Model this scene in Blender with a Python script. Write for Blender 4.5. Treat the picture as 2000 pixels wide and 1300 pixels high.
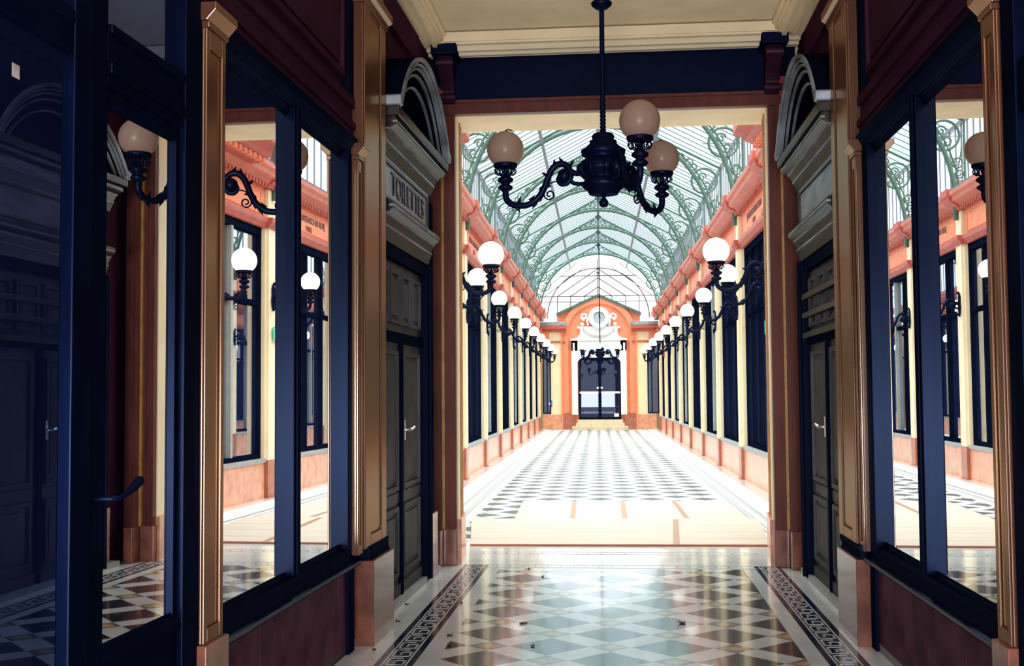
import bpy, math, random
from mathutils import Vector, Matrix
from math import sin, cos, pi, sqrt, atan2, radians
random.seed(7)
for o in list(bpy.data.objects): bpy.data.objects.remove(o)
sc = bpy.context.scene
COL = sc.collection

# ------------------------------------------------------------------ camera
FPX = 2280.0
A_, P_, R_ = radians(4.18652), radians(2.96910), 0.0075
D = Vector((-sin(A_)*cos(P_), cos(A_)*cos(P_), sin(P_)))
R0 = Vector((cos(A_), sin(A_), 0)); U0 = R0.cross(D)
RX = cos(R_)*R0 - sin(R_)*U0; UX = sin(R_)*R0 + cos(R_)*U0
cam = bpy.data.objects.new('camera', bpy.data.cameras.new('camera')); COL.objects.link(cam)
cam.matrix_world = Matrix(((RX.x, UX.x, -D.x, 0), (RX.y, UX.y, -D.y, 0), (RX.z, UX.z, -D.z, 1.6), (0, 0, 0, 1)))
cam.data.sensor_width = 36.0; cam.data.lens = FPX/2000*36.0; cam.data.clip_start = .05; cam.data.clip_end = 400
sc.camera = cam
# ------------------------------------------------------------------ world, sun, exposure
sc.view_settings.view_transform = 'Standard'; sc.view_settings.look = 'None'
sc.view_settings.gamma = 1.0; sc.view_settings.use_curve_mapping = False
sc.view_settings.exposure = 2.4
w = bpy.data.worlds.new('overcast_sky'); sc.world = w; w.use_nodes = True
wb = w.node_tree.nodes['Background']; wb.inputs[0].default_value = (0.80, 0.93, 1.0, 1); wb.inputs[1].default_value = 0.58
sl = bpy.data.lights.new('sun', 'SUN'); sl.energy = 4.8; sl.angle = radians(110); sl.color = (1.0, .97, .93)
so = bpy.data.objects.new('sun', sl); COL.objects.link(so); so.rotation_euler = (radians(-7), 0, 0)
# added fill light, aimed up from behind the viewer to brighten the vestibule
al = bpy.data.lights.new('vestibule_fill', 'AREA'); al.shape = 'RECTANGLE'; al.size = 3.0; al.size_y = 1.8; al.energy = 110; al.color = (.9, .93, 1)
ao = bpy.data.objects.new('vestibule_fill', al); COL.objects.link(ao); ao.location = (0, -2.8, 1.0); ao.rotation_euler = (radians(132), 0, 0)

# ------------------------------------------------------------------ materials
def newmat(name):
    m = bpy.data.materials.new(name); m.use_nodes = True
    nt = m.node_tree; return m, nt, nt.nodes['Principled BSDF']
def mat(name, col, rough=.5, metal=0, var=.0, scale=8, spec=.5, coat=0, bump=0, stretch=(1, 1, 1), col2=None, emis=None, es=0, tint=None, sheen=None):
    m, nt, b = newmat(name)
    if sheen:
        g = nt.nodes.new('ShaderNodeBsdfGlossy'); g.inputs['Color'].default_value = (*sheen[1], 1); g.inputs['Roughness'].default_value = rough; spec = 0
        mx = nt.nodes.new('ShaderNodeMixShader'); mx.inputs[0].default_value = sheen[0]
        nt.links.new(b.outputs[0], mx.inputs[1]); nt.links.new(g.outputs[0], mx.inputs[2]); nt.links.new(mx.outputs[0], nt.nodes['Material Output'].inputs['Surface'])
    if tint: b.inputs['Specular Tint'].default_value = (*tint, 1)
    b.inputs['Base Color'].default_value = (*col, 1); b.inputs['Roughness'].default_value = rough
    b.inputs['Metallic'].default_value = metal; b.inputs['Specular IOR Level'].default_value = spec
    if coat: b.inputs['Coat Weight'].default_value = coat; b.inputs['Coat Roughness'].default_value = .12
    if emis: b.inputs['Emission Color'].default_value = (*emis, 1); b.inputs['Emission Strength'].default_value = es
    if var or bump or col2:
        tc = nt.nodes.new('ShaderNodeTexCoord'); mp = nt.nodes.new('ShaderNodeMapping'); mp.inputs['Scale'].default_value = stretch
        nt.links.new(tc.outputs['Object'], mp.inputs[0])
        n = nt.nodes.new('ShaderNodeTexNoise'); n.inputs['Scale'].default_value = scale; n.inputs['Detail'].default_value = 5
        nt.links.new(mp.outputs[0], n.inputs['Vector'])
        r = nt.nodes.new('ShaderNodeValToRGB')
        c2 = col2 if col2 else tuple(c*(1-var) for c in col)
        c1 = col if col2 else tuple(min(1, c*(1+var)) for c in col)
        r.color_ramp.elements[0].color = (*c2, 1); r.color_ramp.elements[1].color = (*c1, 1)
        r.color_ramp.elements[0].position = .35; r.color_ramp.elements[1].position = .65
        nt.links.new(n.outputs['Fac'], r.inputs[0]); nt.links.new(r.outputs[0], b.inputs['Base Color'])
        if bump:
            bp = nt.nodes.new('ShaderNodeBump'); bp.inputs['Strength'].default_value = bump; bp.inputs['Distance'].default_value = .01
            nt.links.new(n.outputs['Fac'], bp.inputs['Height']); nt.links.new(bp.outputs[0], b.inputs['Normal'])
    return m
M = {}
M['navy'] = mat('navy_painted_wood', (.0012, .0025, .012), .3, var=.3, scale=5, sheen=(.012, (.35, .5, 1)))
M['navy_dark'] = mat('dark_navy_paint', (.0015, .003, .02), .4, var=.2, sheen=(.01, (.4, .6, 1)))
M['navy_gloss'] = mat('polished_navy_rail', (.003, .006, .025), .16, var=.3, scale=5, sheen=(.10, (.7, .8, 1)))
M['plum'] = mat('plum_painted_wood', (.03, .006, .02), .4, var=.2, scale=4, sheen=(.03, (.8, .5, .7)))
M['brown'] = mat('brown_varnished_wood', (.10, .033, .018), .22, var=.2, scale=4, stretch=(3, 3, .4), sheen=(.2, (1, .74, .52)))
M['maroon'] = mat('maroon_painted_wood', (.11, .027, .025), .45, var=.25, scale=5, stretch=(2, 2, .5), tint=(.9, .5, .4))
M['gold'] = mat('ochre_bead', (.5, .24, .06), .4, var=.2)
M['marble_red'] = mat('red_marble', (.22, .075, .05), .22, var=.35, scale=6, coat=.3)
M['marble_dark'] = mat('dark_red_marble', (.07, .022, .045), .25, var=.4, scale=5, sheen=(.05, (.9, .6, .7)))
M['plaster'] = mat('bare_plaster', (.55, .48, .42), .8, var=.3, scale=20, bump=.4)
M['bronze'] = mat('weathered_grey_wood', (.013, .013, .019), .24, var=.6, scale=7, sheen=(.10, (1, .97, .9)), stretch=(1, .5, 2))
M['bronze_lt'] = mat('pale_weathered_paint_and_glint', (.2, .22, .25), .3, var=.6, sheen=(.15, (.9, .95, 1)), scale=3, stretch=(1, .6, 2))  # sign board paint, also used for painted edge highlights
M['door'] = mat('grey_green_door_paint', (.05, .05, .052), .34, var=.25, scale=5, sheen=(.06, (.9, .9, 1)))
M['cream'] = mat('cream_plaster', (.96, .76, .50), .6, var=.05, scale=3)
M['cream2'] = mat('cream_painted_wood', (.95, .77, .52), .5, var=.06, scale=3)
M['terra'] = mat('terracotta_paint', (.88, .27, .14), .55, var=.08, scale=4)
M['terra_dk'] = mat('brick_red_paint', (.5, .1, .07), .5, var=.12, scale=5)
M['terra_mid'] = mat('weathered_terracotta', (.6, .15, .09), .5, var=.12, scale=4)
M['stone_pink'] = mat('pink_marble', (.72, .3, .18), .3, var=.2, scale=5, coat=.2)
M['stone_edge'] = mat('rust_marble', (.42, .12, .07), .3, var=.2, scale=6)
M['grey_sill'] = mat('grey_painted_sill', (.32, .33, .33), .5, var=.1)
M['iron'] = mat('black_cast_iron', (.002, .004, .018), .35, sheen=(.02, (.4, .5, 1)))
M['iron_green'] = mat('grey_green_iron', (.07, .12, .09), .5, var=.15)
M['iron_grey'] = mat('grey_iron', (.14, .15, .17), .5)
M['iron_pink'] = mat('rust_tinted_iron', (.10, .05, .06), .6)
M['bar_white'] = mat('light_grey_glazing_bar', (.12, .12, .16), .5)
M['white'] = mat('white_stone', (.85, .85, .87), .6, var=.04)
M['white_marble'] = mat('white_marble_slab', (.8, .79, .78), .12, var=.06, scale=5, coat=.3)
M['black_inlay'] = mat('navy_black_inlay', (.012, .014, .04), .14, coat=.3)
M['board'] = mat('pale_plywood', (.6, .5, .43), .7, var=.08, scale=2, stretch=(.5, 6, 1))
M['board_edge'] = mat('rust_board_edge', (.35, .12, .07), .6)
M['tape'] = mat('brown_packing_tape', (.42, .22, .12), .4)
M['leaf'] = mat('dry_leaf', (.03, .015, .015), .7)
M['steel'] = mat('polished_steel', (.8, .8, .8), .2, metal=1)
M['blue_sign'] = mat('blue_enamel', (.03, .08, .6), .4)
M['green_sign'] = mat('green_sign_plate', (.1, .7, .45), .4)
M['red_sign'] = mat('red_plate', (.8, .05, .04), .4)
M['lead'] = mat('grey_lead_roof', (.3, .31, .35), .6, var=.3)
M['letter'] = mat('dark_letters', (.015, .015, .04), .5)
M['letter_rust'] = mat('rust_letters', (.18, .06, .05), .5)
M['lit'] = mat('lit_opal_glass', (.9, .88, .82), .3, emis=(1, .96, .88), es=.25)
M['dull_red'] = mat('dull_red_paint', (.3, .03, .03), .5)

def mirror_mat(name, tint, fac, back):
    m, nt, b = newmat(name)
    g = nt.nodes.new('ShaderNodeBsdfGlossy'); g.inputs['Color'].default_value = (*tint, 1); g.inputs['Roughness'].default_value = .004
    b.inputs['Base Color'].default_value = (*back, 1); b.inputs['Roughness'].default_value = .4; b.inputs['Specular IOR Level'].default_value = 0
    mx = nt.nodes.new('ShaderNodeMixShader'); mx.inputs[0].default_value = fac
    nt.links.new(b.outputs[0], mx.inputs[1]); nt.links.new(g.outputs[0], mx.inputs[2])
    nt.links.new(mx.outputs[0], nt.nodes['Material Output'].inputs['Surface'])
    return m
M['mirror'] = mirror_mat('silvered_window_glass', (.96, .96, .97), .93, (.01, .015, .05))
M['mirror_dim'] = mirror_mat('dark_door_glass', (.35, .5, 1.0), .30, (.004, .007, .03))
M['mirror_arc'] = mirror_mat('shop_window_glass', (.9, .93, 1), .6, (.008, .014, .05))
M['end_glass'] = mirror_mat('dark_entrance_glass', (.7, .75, 1), .035, (.006, .008, .03))
def roofglass(name, tint):
    m, nt, b = newmat(name)
    t = nt.nodes.new('ShaderNodeBsdfTransparent'); t.inputs['Color'].default_value = (*tint, 1)
    g = nt.nodes.new('ShaderNodeBsdfGlossy'); g.inputs['Roughness'].default_value = .1; g.inputs['Color'].default_value = (.9, 1, 1, 1)
    mx = nt.nodes.new('ShaderNodeMixShader'); mx.inputs[0].default_value = .06
    nt.links.new(t.outputs[0], mx.inputs[1]); nt.links.new(g.outputs[0], mx.inputs[2])
    nt.links.new(mx.outputs[0], nt.nodes['Material Output'].inputs['Surface'])
    return m
M['roofglass'] = roofglass('pale_green_wired_glass', (.67, .73, .72)); M['clearglass'] = roofglass('clear_wired_glass', (.95, .97, .97))
def offglobe():
    m, nt, b = newmat('dusty_unlit_opal_glass')
    b.inputs['Base Color'].default_value = (.5, .36, .3, 1); b.inputs['Roughness'].default_value = .3
    t = nt.nodes.new('ShaderNodeBsdfTranslucent'); t.inputs['Color'].default_value = (.9, .66, .54, 1)
    mx = nt.nodes.new('ShaderNodeMixShader'); mx.inputs[0].default_value = .5
    nt.links.new(b.outputs[0], mx.inputs[1]); nt.links.new(t.outputs[0], mx.inputs[2])
    nt.links.new(mx.outputs[0], nt.nodes['Material Output'].inputs['Surface'])
    return m
M['off'] = offglobe()

def tile_mat(name, x0, y0, P, xa, xb, ya, yb, dark, rough=.16, coat=.5):
    """white slabs with a field (xa..xb, ya..yb) of dark and small ochre squares set diagonally"""
    m, nt, b = newmat(name); N = nt.nodes; Lk = nt.links.new
    def mth(op, a, b_=None, c=None):
        n = N.new('ShaderNodeMath'); n.operation = op
        for i, v in enumerate((a, b_, c)):
            if v is None: continue
            if isinstance(v, (int, float)): n.inputs[i].default_value = v
            else: Lk(v, n.inputs[i])
        return n.outputs[0]
    tc = N.new('ShaderNodeTexCoord'); sp = N.new('ShaderNodeSeparateXYZ'); Lk(tc.outputs['Object'], sp.inputs[0])
    X, Y = sp.outputs[0], sp.outputs[1]
    x = mth('DIVIDE', mth('SUBTRACT', X, x0), P); y = mth('DIVIDE', mth('SUBTRACT', Y, y0), P)
    a = mth('ADD', x, y); c = mth('SUBTRACT', x, y)
    fa = mth('ABSOLUTE', mth('SUBTRACT', a, mth('ROUND', a))); fc = mth('ABSOLUTE', mth('SUBTRACT', c, mth('ROUND', c)))
    big = mth('MAXIMUM', fa, fc)                       # 0 at dark centres
    small = mth('MAXIMUM', mth('SUBTRACT', .5, fa), mth('SUBTRACT', .5, fc))
    K = .326
    isdark = mth('LESS_THAN', big, K)
    isorn = mth('LESS_THAN', small, .5-K-.01); isorn2 = mth('LESS_THAN', small, .5-K-.055)
    ga = mth('LESS_THAN', mth('ABSOLUTE', mth('SUBTRACT', fa, K)), .005); gc = mth('LESS_THAN', mth('ABSOLUTE', mth('SUBTRACT', fc, K)), .005)
    g2 = mth('LESS_THAN', mth('MINIMUM', fa, fc), .003)
    grout = mth('MAXIMUM', ga, gc)
    infield = mth('MULTIPLY', mth('MULTIPLY', mth('GREATER_THAN', X, xa), mth('LESS_THAN', X, xb)), mth('MULTIPLY', mth('GREATER_THAN', Y, ya), mth('LESS_THAN', Y, yb)))
    nz = N.new('ShaderNodeTexNoise'); nz.inputs['Scale'].default_value = 3; nz.inputs['Detail'].default_value = 6; Lk(tc.outputs['Object'], nz.inputs['Vector'])
    rw = N.new('ShaderNodeValToRGB'); rw.color_ramp.elements[0].color = (.76, .76, .77, 1); rw.color_ramp.elements[1].color = (.92, .93, .96, 1)
    rw.color_ramp.elements[0].position = .3; rw.color_ramp.elements[1].position = .6
    Lk(nz.outputs['Fac'], rw.inputs[0])
    nd = N.new('ShaderNodeTexNoise'); nd.inputs['Scale'].default_value = 2.2; Lk(tc.outputs['Object'], nd.inputs['Vector'])
    rd = N.new('ShaderNodeValToRGB'); rd.color_ramp.elements[0].color = (dark[0]*.6, dark[1]*.6, dark[2]*.6, 1); rd.color_ramp.elements[1].color = (dark[0]*1.5, dark[1]*1.5, dark[2]*1.5, 1)
    rd.color_ramp.elements[0].position = .35; rd.color_ramp.elements[1].position = .65; Lk(nd.outputs['Fac'], rd.inputs[0])
    def mix(f, A, B):
        n = N.new('ShaderNodeMix'); n.data_type = 'RGBA'; Lk(f, n.inputs[0])
        for i, v in ((6, A), (7, B)):
            if isinstance(v, tuple): n.inputs[i].default_value = (*v, 1)
            else: Lk(v, n.inputs[i])
        return n.outputs[2]
    f = mix(isdark, rw.outputs[0], rd.outputs[0])
    f = mix(isorn, f, (.2, .19, .2)); f = mix(isorn2, f, (.62, .42, .16))
    f = mix(mth('MULTIPLY', isorn2, mth('LESS_THAN', small, .055)), f, (.7, .62, .5))
    f = mix(mth('MULTIPLY', grout, .55), f, (.35, .33, .33))
    f = mix(mth('MULTIPLY', mth('MULTIPLY', g2, isdark), .5), f, (.02, .02, .03))
    br = N.new('ShaderNodeTexBrick'); br.inputs['Scale'].default_value = 1; br.inputs['Brick Width'].default_value = .9; br.inputs['Row Height'].default_value = .45
    br.inputs['Mortar Size'].default_value = .003; br.offset = 0; Lk(tc.outputs['Object'], br.inputs['Vector'])
    slab = mix(mth('MULTIPLY', br.outputs['Fac'], .35), rw.outputs[0], (.4, .38, .38))
    f = mix(infield, slab, f)
    Lk(f, b.inputs['Base Color']); b.inputs['Roughness'].default_value = rough; b.inputs['Specular IOR Level'].default_value = .6
    b.inputs['Coat Weight'].default_value = coat; b.inputs['Coat Roughness'].default_value = .06
    return m

# ------------------------------------------------------------------ frames: where local (s, y, z) stands in the world
class Frame:
    def __init__(s, ox, oy, ang, sx): s.ox, s.oy, s.ang, s.sx = ox, oy, ang, sx
    def place(f, o, s, y, z):
        x = f.sx*s
        o.location = (f.ox + cos(f.ang)*x - sin(f.ang)*y, f.oy + sin(f.ang)*x + cos(f.ang)*y, z)
        o.rotation_euler = (0, 0, f.ang)
TH = -.018857
def vworld(x, y): return (cos(TH)*x - sin(TH)*y, sin(TH)*x + cos(TH)*y)
FV = Frame(0, 0, TH, 1)                                   # vestibule axis
px, py = vworld(-1.62, 8.0); AL = -.0360
FL = Frame(px + sin(AL)*8, py - cos(AL)*8, AL, 1)          # left vestibule wall, s = out of the wall
px, py = vworld(1.50, 0); FR = Frame(px, py, TH, -1)       # right vestibule wall
FA = {-1: Frame(-2.43, 0, 0, 1), 1: Frame(2.57, 0, 0, -1)} # arcade walls
F0 = Frame(0, 0, 0, 1)
XC = .07

# ------------------------------------------------------------------ mesh builder
class MB:
    def __init__(s): s.v, s.f, s.sm = [], [], []
    def add(s, vs, fs, smooth=False):
        n = len(s.v); s.v += [tuple(p) for p in vs]; s.f += [tuple(i+n for i in f) for f in fs]; s.sm += [smooth]*len(fs); return s
    def box(s, x0, x1, y0, y1, z0, z1):
        x0, x1 = sorted((x0, x1)); y0, y1 = sorted((y0, y1)); z0, z1 = sorted((z0, z1))
        return s.add([(x0, y0, z0), (x1, y0, z0), (x1, y1, z0), (x0, y1, z0), (x0, y0, z1), (x1, y0, z1), (x1, y1, z1), (x0, y1, z1)],
                     [(0, 3, 2, 1), (4, 5, 6, 7), (0, 1, 5, 4), (1, 2, 6, 5), (2, 3, 7, 6), (3, 0, 4, 7)])
    def ext(s, poly, ax, lo, hi):
        """extrude a polygon; ax 'y': poly=(x,z); 'x': (y,z); 'z': (x,y)"""
        def p3(a, b, t): return (a, t, b) if ax == 'y' else ((t, a, b) if ax == 'x' else (a, b, t))
        ar = sum(poly[i][0]*poly[(i+1) % len(poly)][1]-poly[(i+1) % len(poly)][0]*poly[i][1] for i in range(len(poly)))
        P = list(poly) if ar > 0 else list(poly)[::-1]
        n = len(P); vs = [p3(a, b, lo) for a, b in P] + [p3(a, b, hi) for a, b in P]
        fs = [tuple(range(n))[::-1], tuple(range(n, 2*n))] + [(i, (i+1) % n, n+(i+1) % n, n+i) for i in range(n)]
        if ax == 'y': fs = [f[::-1] for f in fs]
        return s.add(vs, fs)
    def tube(s, pts, r, n=8, closed=False, cap=True):
        pts = [Vector(p) for p in pts]; m = len(pts); rs = r if isinstance(r, (list, tuple)) else [r]*m
        vs = []; up = None
        for i, p in enumerate(pts):
            if closed: t = pts[(i+1) % m]-pts[i-1]
            else: t = pts[min(i+1, m-1)]-pts[max(i-1, 0)]
            if t.length < 1e-9: t = Vector((0, 0, 1))
            t.normalize()
            if up is None: up = Vector((0, 0, 1)) if abs(t.z) < .9 else Vector((1, 0, 0))
            a = t.cross(up)
            if a.length < 1e-6: a = t.cross(Vector((.3, 1, .2)))
            a.normalize(); b = a.cross(t).normalized(); up = b
            vs += [p + rs[i]*(cos(2*pi*k/n)*a + sin(2*pi*k/n)*b) for k in range(n)]
        fs = []
        for i in range(m if closed else m-1):
            j = (i+1) % m
            fs += [(i*n+k, i*n+(k+1) % n, j*n+(k+1) % n, j*n+k) for k in range(n)]
        s.add(vs, [f[::-1] for f in fs], n > 4)
        if cap and not closed: s.add(vs[:n], [tuple(range(n))]); s.add(vs[-n:], [tuple(range(n))[::-1]])
        return s
    def lathe(s, prof, c=(0, 0, 0), n=20):
        """prof: (r, z) from bottom to top"""
        vs, fs = [], []
        for r, z in prof: vs += [(c[0]+r*cos(2*pi*k/n), c[1]+r*sin(2*pi*k/n), c[2]+z) for k in range(n)]
        for i in range(len(prof)-1): fs += [(i*n+k, i*n+(k+1) % n, (i+1)*n+(k+1) % n, (i+1)*n+k) for k in range(n)]
        if prof[0][0] > 1e-4: fs.append(tuple(range(n))[::-1])
        if prof[-1][0] > 1e-4: fs.append(tuple(range((len(prof)-1)*n, len(prof)*n)))
        return s.add(vs, fs, True)
    def ball(s, c, r, n=16): return s.lathe([(max(r*sin(pi*i/10), 1e-5), -r*cos(pi*i/10)) for i in range(11)], c, n)
    def panel(s, x0, x1, y0, y1, z0, z1, b=.03):
        """raised frame (four bevelled strips) on a wall, x0 back, x1 front"""
        for A, B in (((y0, z0), (y1, z0)), ((y1, z0), (y1, z1)), ((y1, z1), (y0, z1)), ((y0, z1), (y0, z0))):
            (a0, c0), (a1, c1) = A, B
            if a0 == a1: s.box(x0, x1, a0-b/2, a0+b/2, min(c0, c1)-b/2, max(c0, c1)+b/2)
            else: s.box(x0, x1, min(a0, a1)+b/2, max(a0, a1)-b/2, c0-b/2, c0+b/2)
        return s
    def build(s, name, m, parent=None, sx=1, bevel=0):
        me = bpy.data.meshes.new(name)
        if sx < 0: me.from_pydata([(-a, b, c) for a, b, c in s.v], [], [f[::-1] for f in s.f])
        else: me.from_pydata(s.v, [], s.f)
        me.polygons.foreach_set('use_smooth', s.sm); me.update()
        me.materials.append(M[m] if isinstance(m, str) else m)
        o = bpy.data.objects.new(name, me); COL.objects.link(o)
        if parent: o.parent = parent
        if bevel:
            md = o.modifiers.new('bevel', 'BEVEL'); md.width = bevel; md.segments = 2; md.limit_method = 'ANGLE'
        return o
def B(*a): return MB().box(*a)
def thing(name, label, cat, fr=F0, s=0, y=0, z=0, group=None):
    o = bpy.data.objects.new(name, None); COL.objects.link(o); o.empty_display_size = .1
    fr.place(o, s, y, z); o['label'] = label; o['category'] = cat
    if group: o['group'] = group
    return o
def tag(o, label, cat, group=None):
    o['label'] = label; o['category'] = cat
    if group: o['group'] = group
    return o
def struct(o): o['kind'] = 'structure'; return o
def kids(o): return [c for c in bpy.data.objects if c.parent == o]
def copy_tree(o, parent=None, cache=None):
    if cache is None:
        cache = {}
        for c in bpy.data.objects:
            if c.parent: cache.setdefault(c.parent.name, []).append(c)
    c = o.copy(); COL.objects.link(c)
    if parent: c.parent = parent
    for ch in cache.get(o.name, []): copy_tree(ch, c, cache)
    return c
ORD = ['first', 'second', 'third', 'fourth', 'fifth', 'sixth', 'seventh', 'eighth', 'ninth', 'tenth', 'eleventh', 'twelfth']
def text(name, body, size, m, parent, loc, rot, ext=.006, sxy=(1, 1)):
    cu = bpy.data.curves.new(name, 'FONT'); cu.body = body; cu.size = size; cu.extrude = ext; cu.align_x = 'CENTER'; cu.align_y = 'CENTER'
    cu.materials.append(M[m]); tmp = bpy.data.objects.new(name, cu); me = bpy.data.meshes.new_from_object(tmp); bpy.data.objects.remove(tmp)
    o = bpy.data.objects.new(name, me); COL.objects.link(o)
    o.parent = parent; o.location = loc; o.rotation_euler = rot; o.scale = (sxy[0], sxy[1], 1)
    return o

# ================================================================== VESTIBULE SHELL
WT = 4.97   # ceiling height
fl = B(-2.4, 2.3, -4, 12.33, -.1, 0).build('floor', tile_mat('marble_and_slate_tiles', -.08, 7.86, .775, -1.12, 1.09, -3.5, 10.76, (.028, .033, .055)))
FV.place(fl, 0, 0, 0); struct(fl)
c = B(-1.9, 1.8, -4, 11.7, WT, WT+.2).build('ceiling', 'cream'); FV.place(c, 0, 0, 0); struct(c)
# thin line bands across the floor
for k, (ya, yb) in enumerate(((10.80, 10.985), (11.70, 11.88))):
    m = MB(); m.box(-1.47, 1.42, ya, ya+.018, 0, .0015); m.box(-1.47, 1.42, yb-.018, yb, 0, .0015)
    o = m.build('trim_%d' % (1+k), 'grey_sill'); FV.place(o, 0, 0, 0); struct(o)
    d = MB()
    for i in range(24): d.box(-1.4+i*.118, -1.4+i*.118+.016, (ya+yb)/2-.012, (ya+yb)/2+.012, 0, .0015)
    d.build('inlay_dots', 'black_inlay', o)
# Greek key bands, left and right
def greek(k, xa, xb):
    y0, y1 = -3.0, 10.98; wdt = xb-xa; o = B(xa, xb, y0, y1, 0, .001).build('trim_%d' % k, 'black_inlay'); FV.place(o, 0, 0, 0); struct(o)
    m = MB()
    for a, b_ in ((.17, .215), (.785, .83)): m.box(xa+wdt*a, xa+wdt*b_, y0, y1, .0005, .002)
    i0, W = xa+wdt*.28, wdt*.44; p = .225; n = int((y1-y0)/p)
    def st(u0, u1, v0, v1, y, h=.06):
        m.box(i0+W*u0-W*h, i0+W*u1+W*h, y+p*v0-.008, y+p*v1+.008, .0005, .002)
    for i in range(n):
        y = y0+i*p
        st(0, 1, .08, .08, y); st(1, 1, .08, .58, y); st(.42, 1, .58, .58, y); st(.42, .42, .33, .58, y); st(0, 0, .08, .85, y); st(0, .72, .85, .85, y)
    m.build('greek_key_inlay', 'white_marble', o)
greek(3, -1.475, -1.24); greek(4, 1.20, 1.435)
# stone curb strips at wall feet
for k, (fr, sx) in enumerate(((FL, 1), (FR, -1))):
    o = B(-.5, -.07, 0, 10.6, 0, .05).build('baseboard_%s' % ('left', 'right')[k], 'grey_sill', sx=sx); fr.place(o, 0, 0, 0); struct(o)

# cornice frame under the ceiling
zc0, zc1 = 4.83, WT
m = MB()
m.box(-1.84, 1.68, 10.62, 11.02, zc0+.02, zc1-.012); m.box(-1.6, 1.45, 10.60, 10.66, zc0+.04, zc1-.012)
for q, (y, dz) in enumerate(((10.68, .02), (10.78, .035), (10.9, .02))): m.ext([(y, zc0+.02), (y+.03, zc0-dz+.0), (y+.07, zc0-dz), (y+.08, zc0+.02)], 'x', -1.84, 1.68)
o = m.build('trim_5', 'cream'); FV.place(o, 0, 0, 0); struct(o)
for k, (a, b_) in enumerate(((-1.86, -1.62), (1.46, 1.70))):
    m = MB(); m.box(a, b_, -3, 10.62, zc0+.02, zc1-.012); inn = b_ if k == 0 else a; sg = 1 if k == 0 else -1
    for t in (.03, .11, .17): m.ext([(inn-sg*t, zc0+.02), (inn-sg*(t+.01), zc0-.012), (inn-sg*(t+.045), zc0-.012), (inn-sg*(t+.055), zc0+.02)], 'y', -3, 10.62)
    m.box(inn, inn+sg*.025, -3, 10.62, zc0+.05, zc1-.012); m.box(inn, inn+sg*.05, -3, 10.62, zc0+.09, zc1-.012)
    o = m.build('trim_%d' % (6+k), 'cream'); FV.place(o, 0, 0, 0); struct(o)

# portal wall with the opening
XL, XR, XL2, XR2, YF, YB, ZS = -1.545, 1.40, -1.60, 1.46, 11.0, 11.74, 4.27
XAL, XAR = -2.75, 2.95
wm = MB()
wm.box(XAL, XAR, YF, YB, ZS, 6.6)
wm.ext([(XAL, YF), (XL-.0, YF), (XL2, YB), (XAL, YB)], 'z', 0, ZS); wm.ext([(XAR, YF), (XR, YF), (XR2, YB), (XAR, YB)], 'z', 0, ZS)
o = wm.build('wall_front', 'cream2'); FV.place(o, 0, 0, 0); struct(o)
# lintel board and door frame
lt = thing('portal_frame', 'maroon wooden frame with navy lintel around the tall passage opening', 'door frame', FV, 0, 10.98)
B(-1.80, 1.66, -.05, .018, 4.41, 4.85).build('lintel_panel', 'navy_dark', lt)
m = MB(); m.box(-1.68, 1.53, -.07, .015, ZS-.005, ZS+.095); m.box(-1.7, 1.55, -.09, .015, ZS+.095, ZS+.125); m.box(-1.68, 1.53, -.08, .015, ZS-.012, ZS+.012)
m.build('head_moulding', 'maroon', lt)
for sg, xi, xo in ((-1, XL, XL-.10), (1, XR, XR+.10)):
    m = MB(); m.box(xi, xo, -.05, .015, .34, ZS-.012); m.box(xo-sg*.005, xo-sg*.03, -.06, .015, .34, ZS-.012)
    m.build('jamb_board', 'maroon', lt)
    B(xo, xo+sg*.022, -.10, 0.01, .34, ZS-.012).build('ochre_bead', 'gold', lt)
    m = MB(); m.box(xo+sg*.022, xo+sg*.14, -.17, 0.01, .34, ZS+.12); m.box(xo+sg*.05, xo+sg*.11, -.185, -.17, .5, ZS-.1); m.build('outer_pilaster', 'maroon', lt)
    # plinths
    for j, (a, b_, y) in enumerate(((xi-sg*.012, xi+sg*.12, -.075), (xi+sg*.122, xi+sg*.21, -.24))):
        B(a, b_, y, .012, 0, .34).build('plinth', 'marble_red', lt, bevel=.006)
    m = MB(); m.ext([(0, 0), (.03, .05), (.02, .1), (.055, .12), (.035, .16), (0, .19)], 'x', xo-.035*0, xo+sg*.06)
    r = m.build('red_scroll', 'dull_red', lt); r.location = (0, -.14, ZS+.05); 
# lined reveal: cream and orange strips on the jambs and soffit
rv = thing('jamb_lining', 'cream and orange painted lining on the inner sides of the passage opening', 'lining', FV, 0, YF)
for sg, a, b_ in ((1, XL, XL2), (-1, XR, XR2)):
    for nm, t0, t1, d, mt in (('cream_strip', .0, .30, .012, 'cream2'), ('orange_bead', .30, .36, .026, 'gold'), ('cream_strip', .36, .5, .016, 'cream2'), ('orange_bead', .5, .56, .026, 'gold'), ('cream_strip', .56, .74, .012, 'cream2')):
        g = lambda t: a+(b_-a)*t/.74
        MB().ext([(g(t0), t0), (g(t1), t1), (g(t1)+sg*d, t1), (g(t0)+sg*d, t0)], 'z', .42, ZS).build(nm, mt, rv)
    g = lambda t: a+(b_-a)*t/.74
    MB().ext([(g(0), 0), (g(.74), .74), (g(.74)+sg*.04, .74), (g(0)+sg*.04, 0)], 'z', 0, .42).build('base_block', 'stone_pink', rv)

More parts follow.
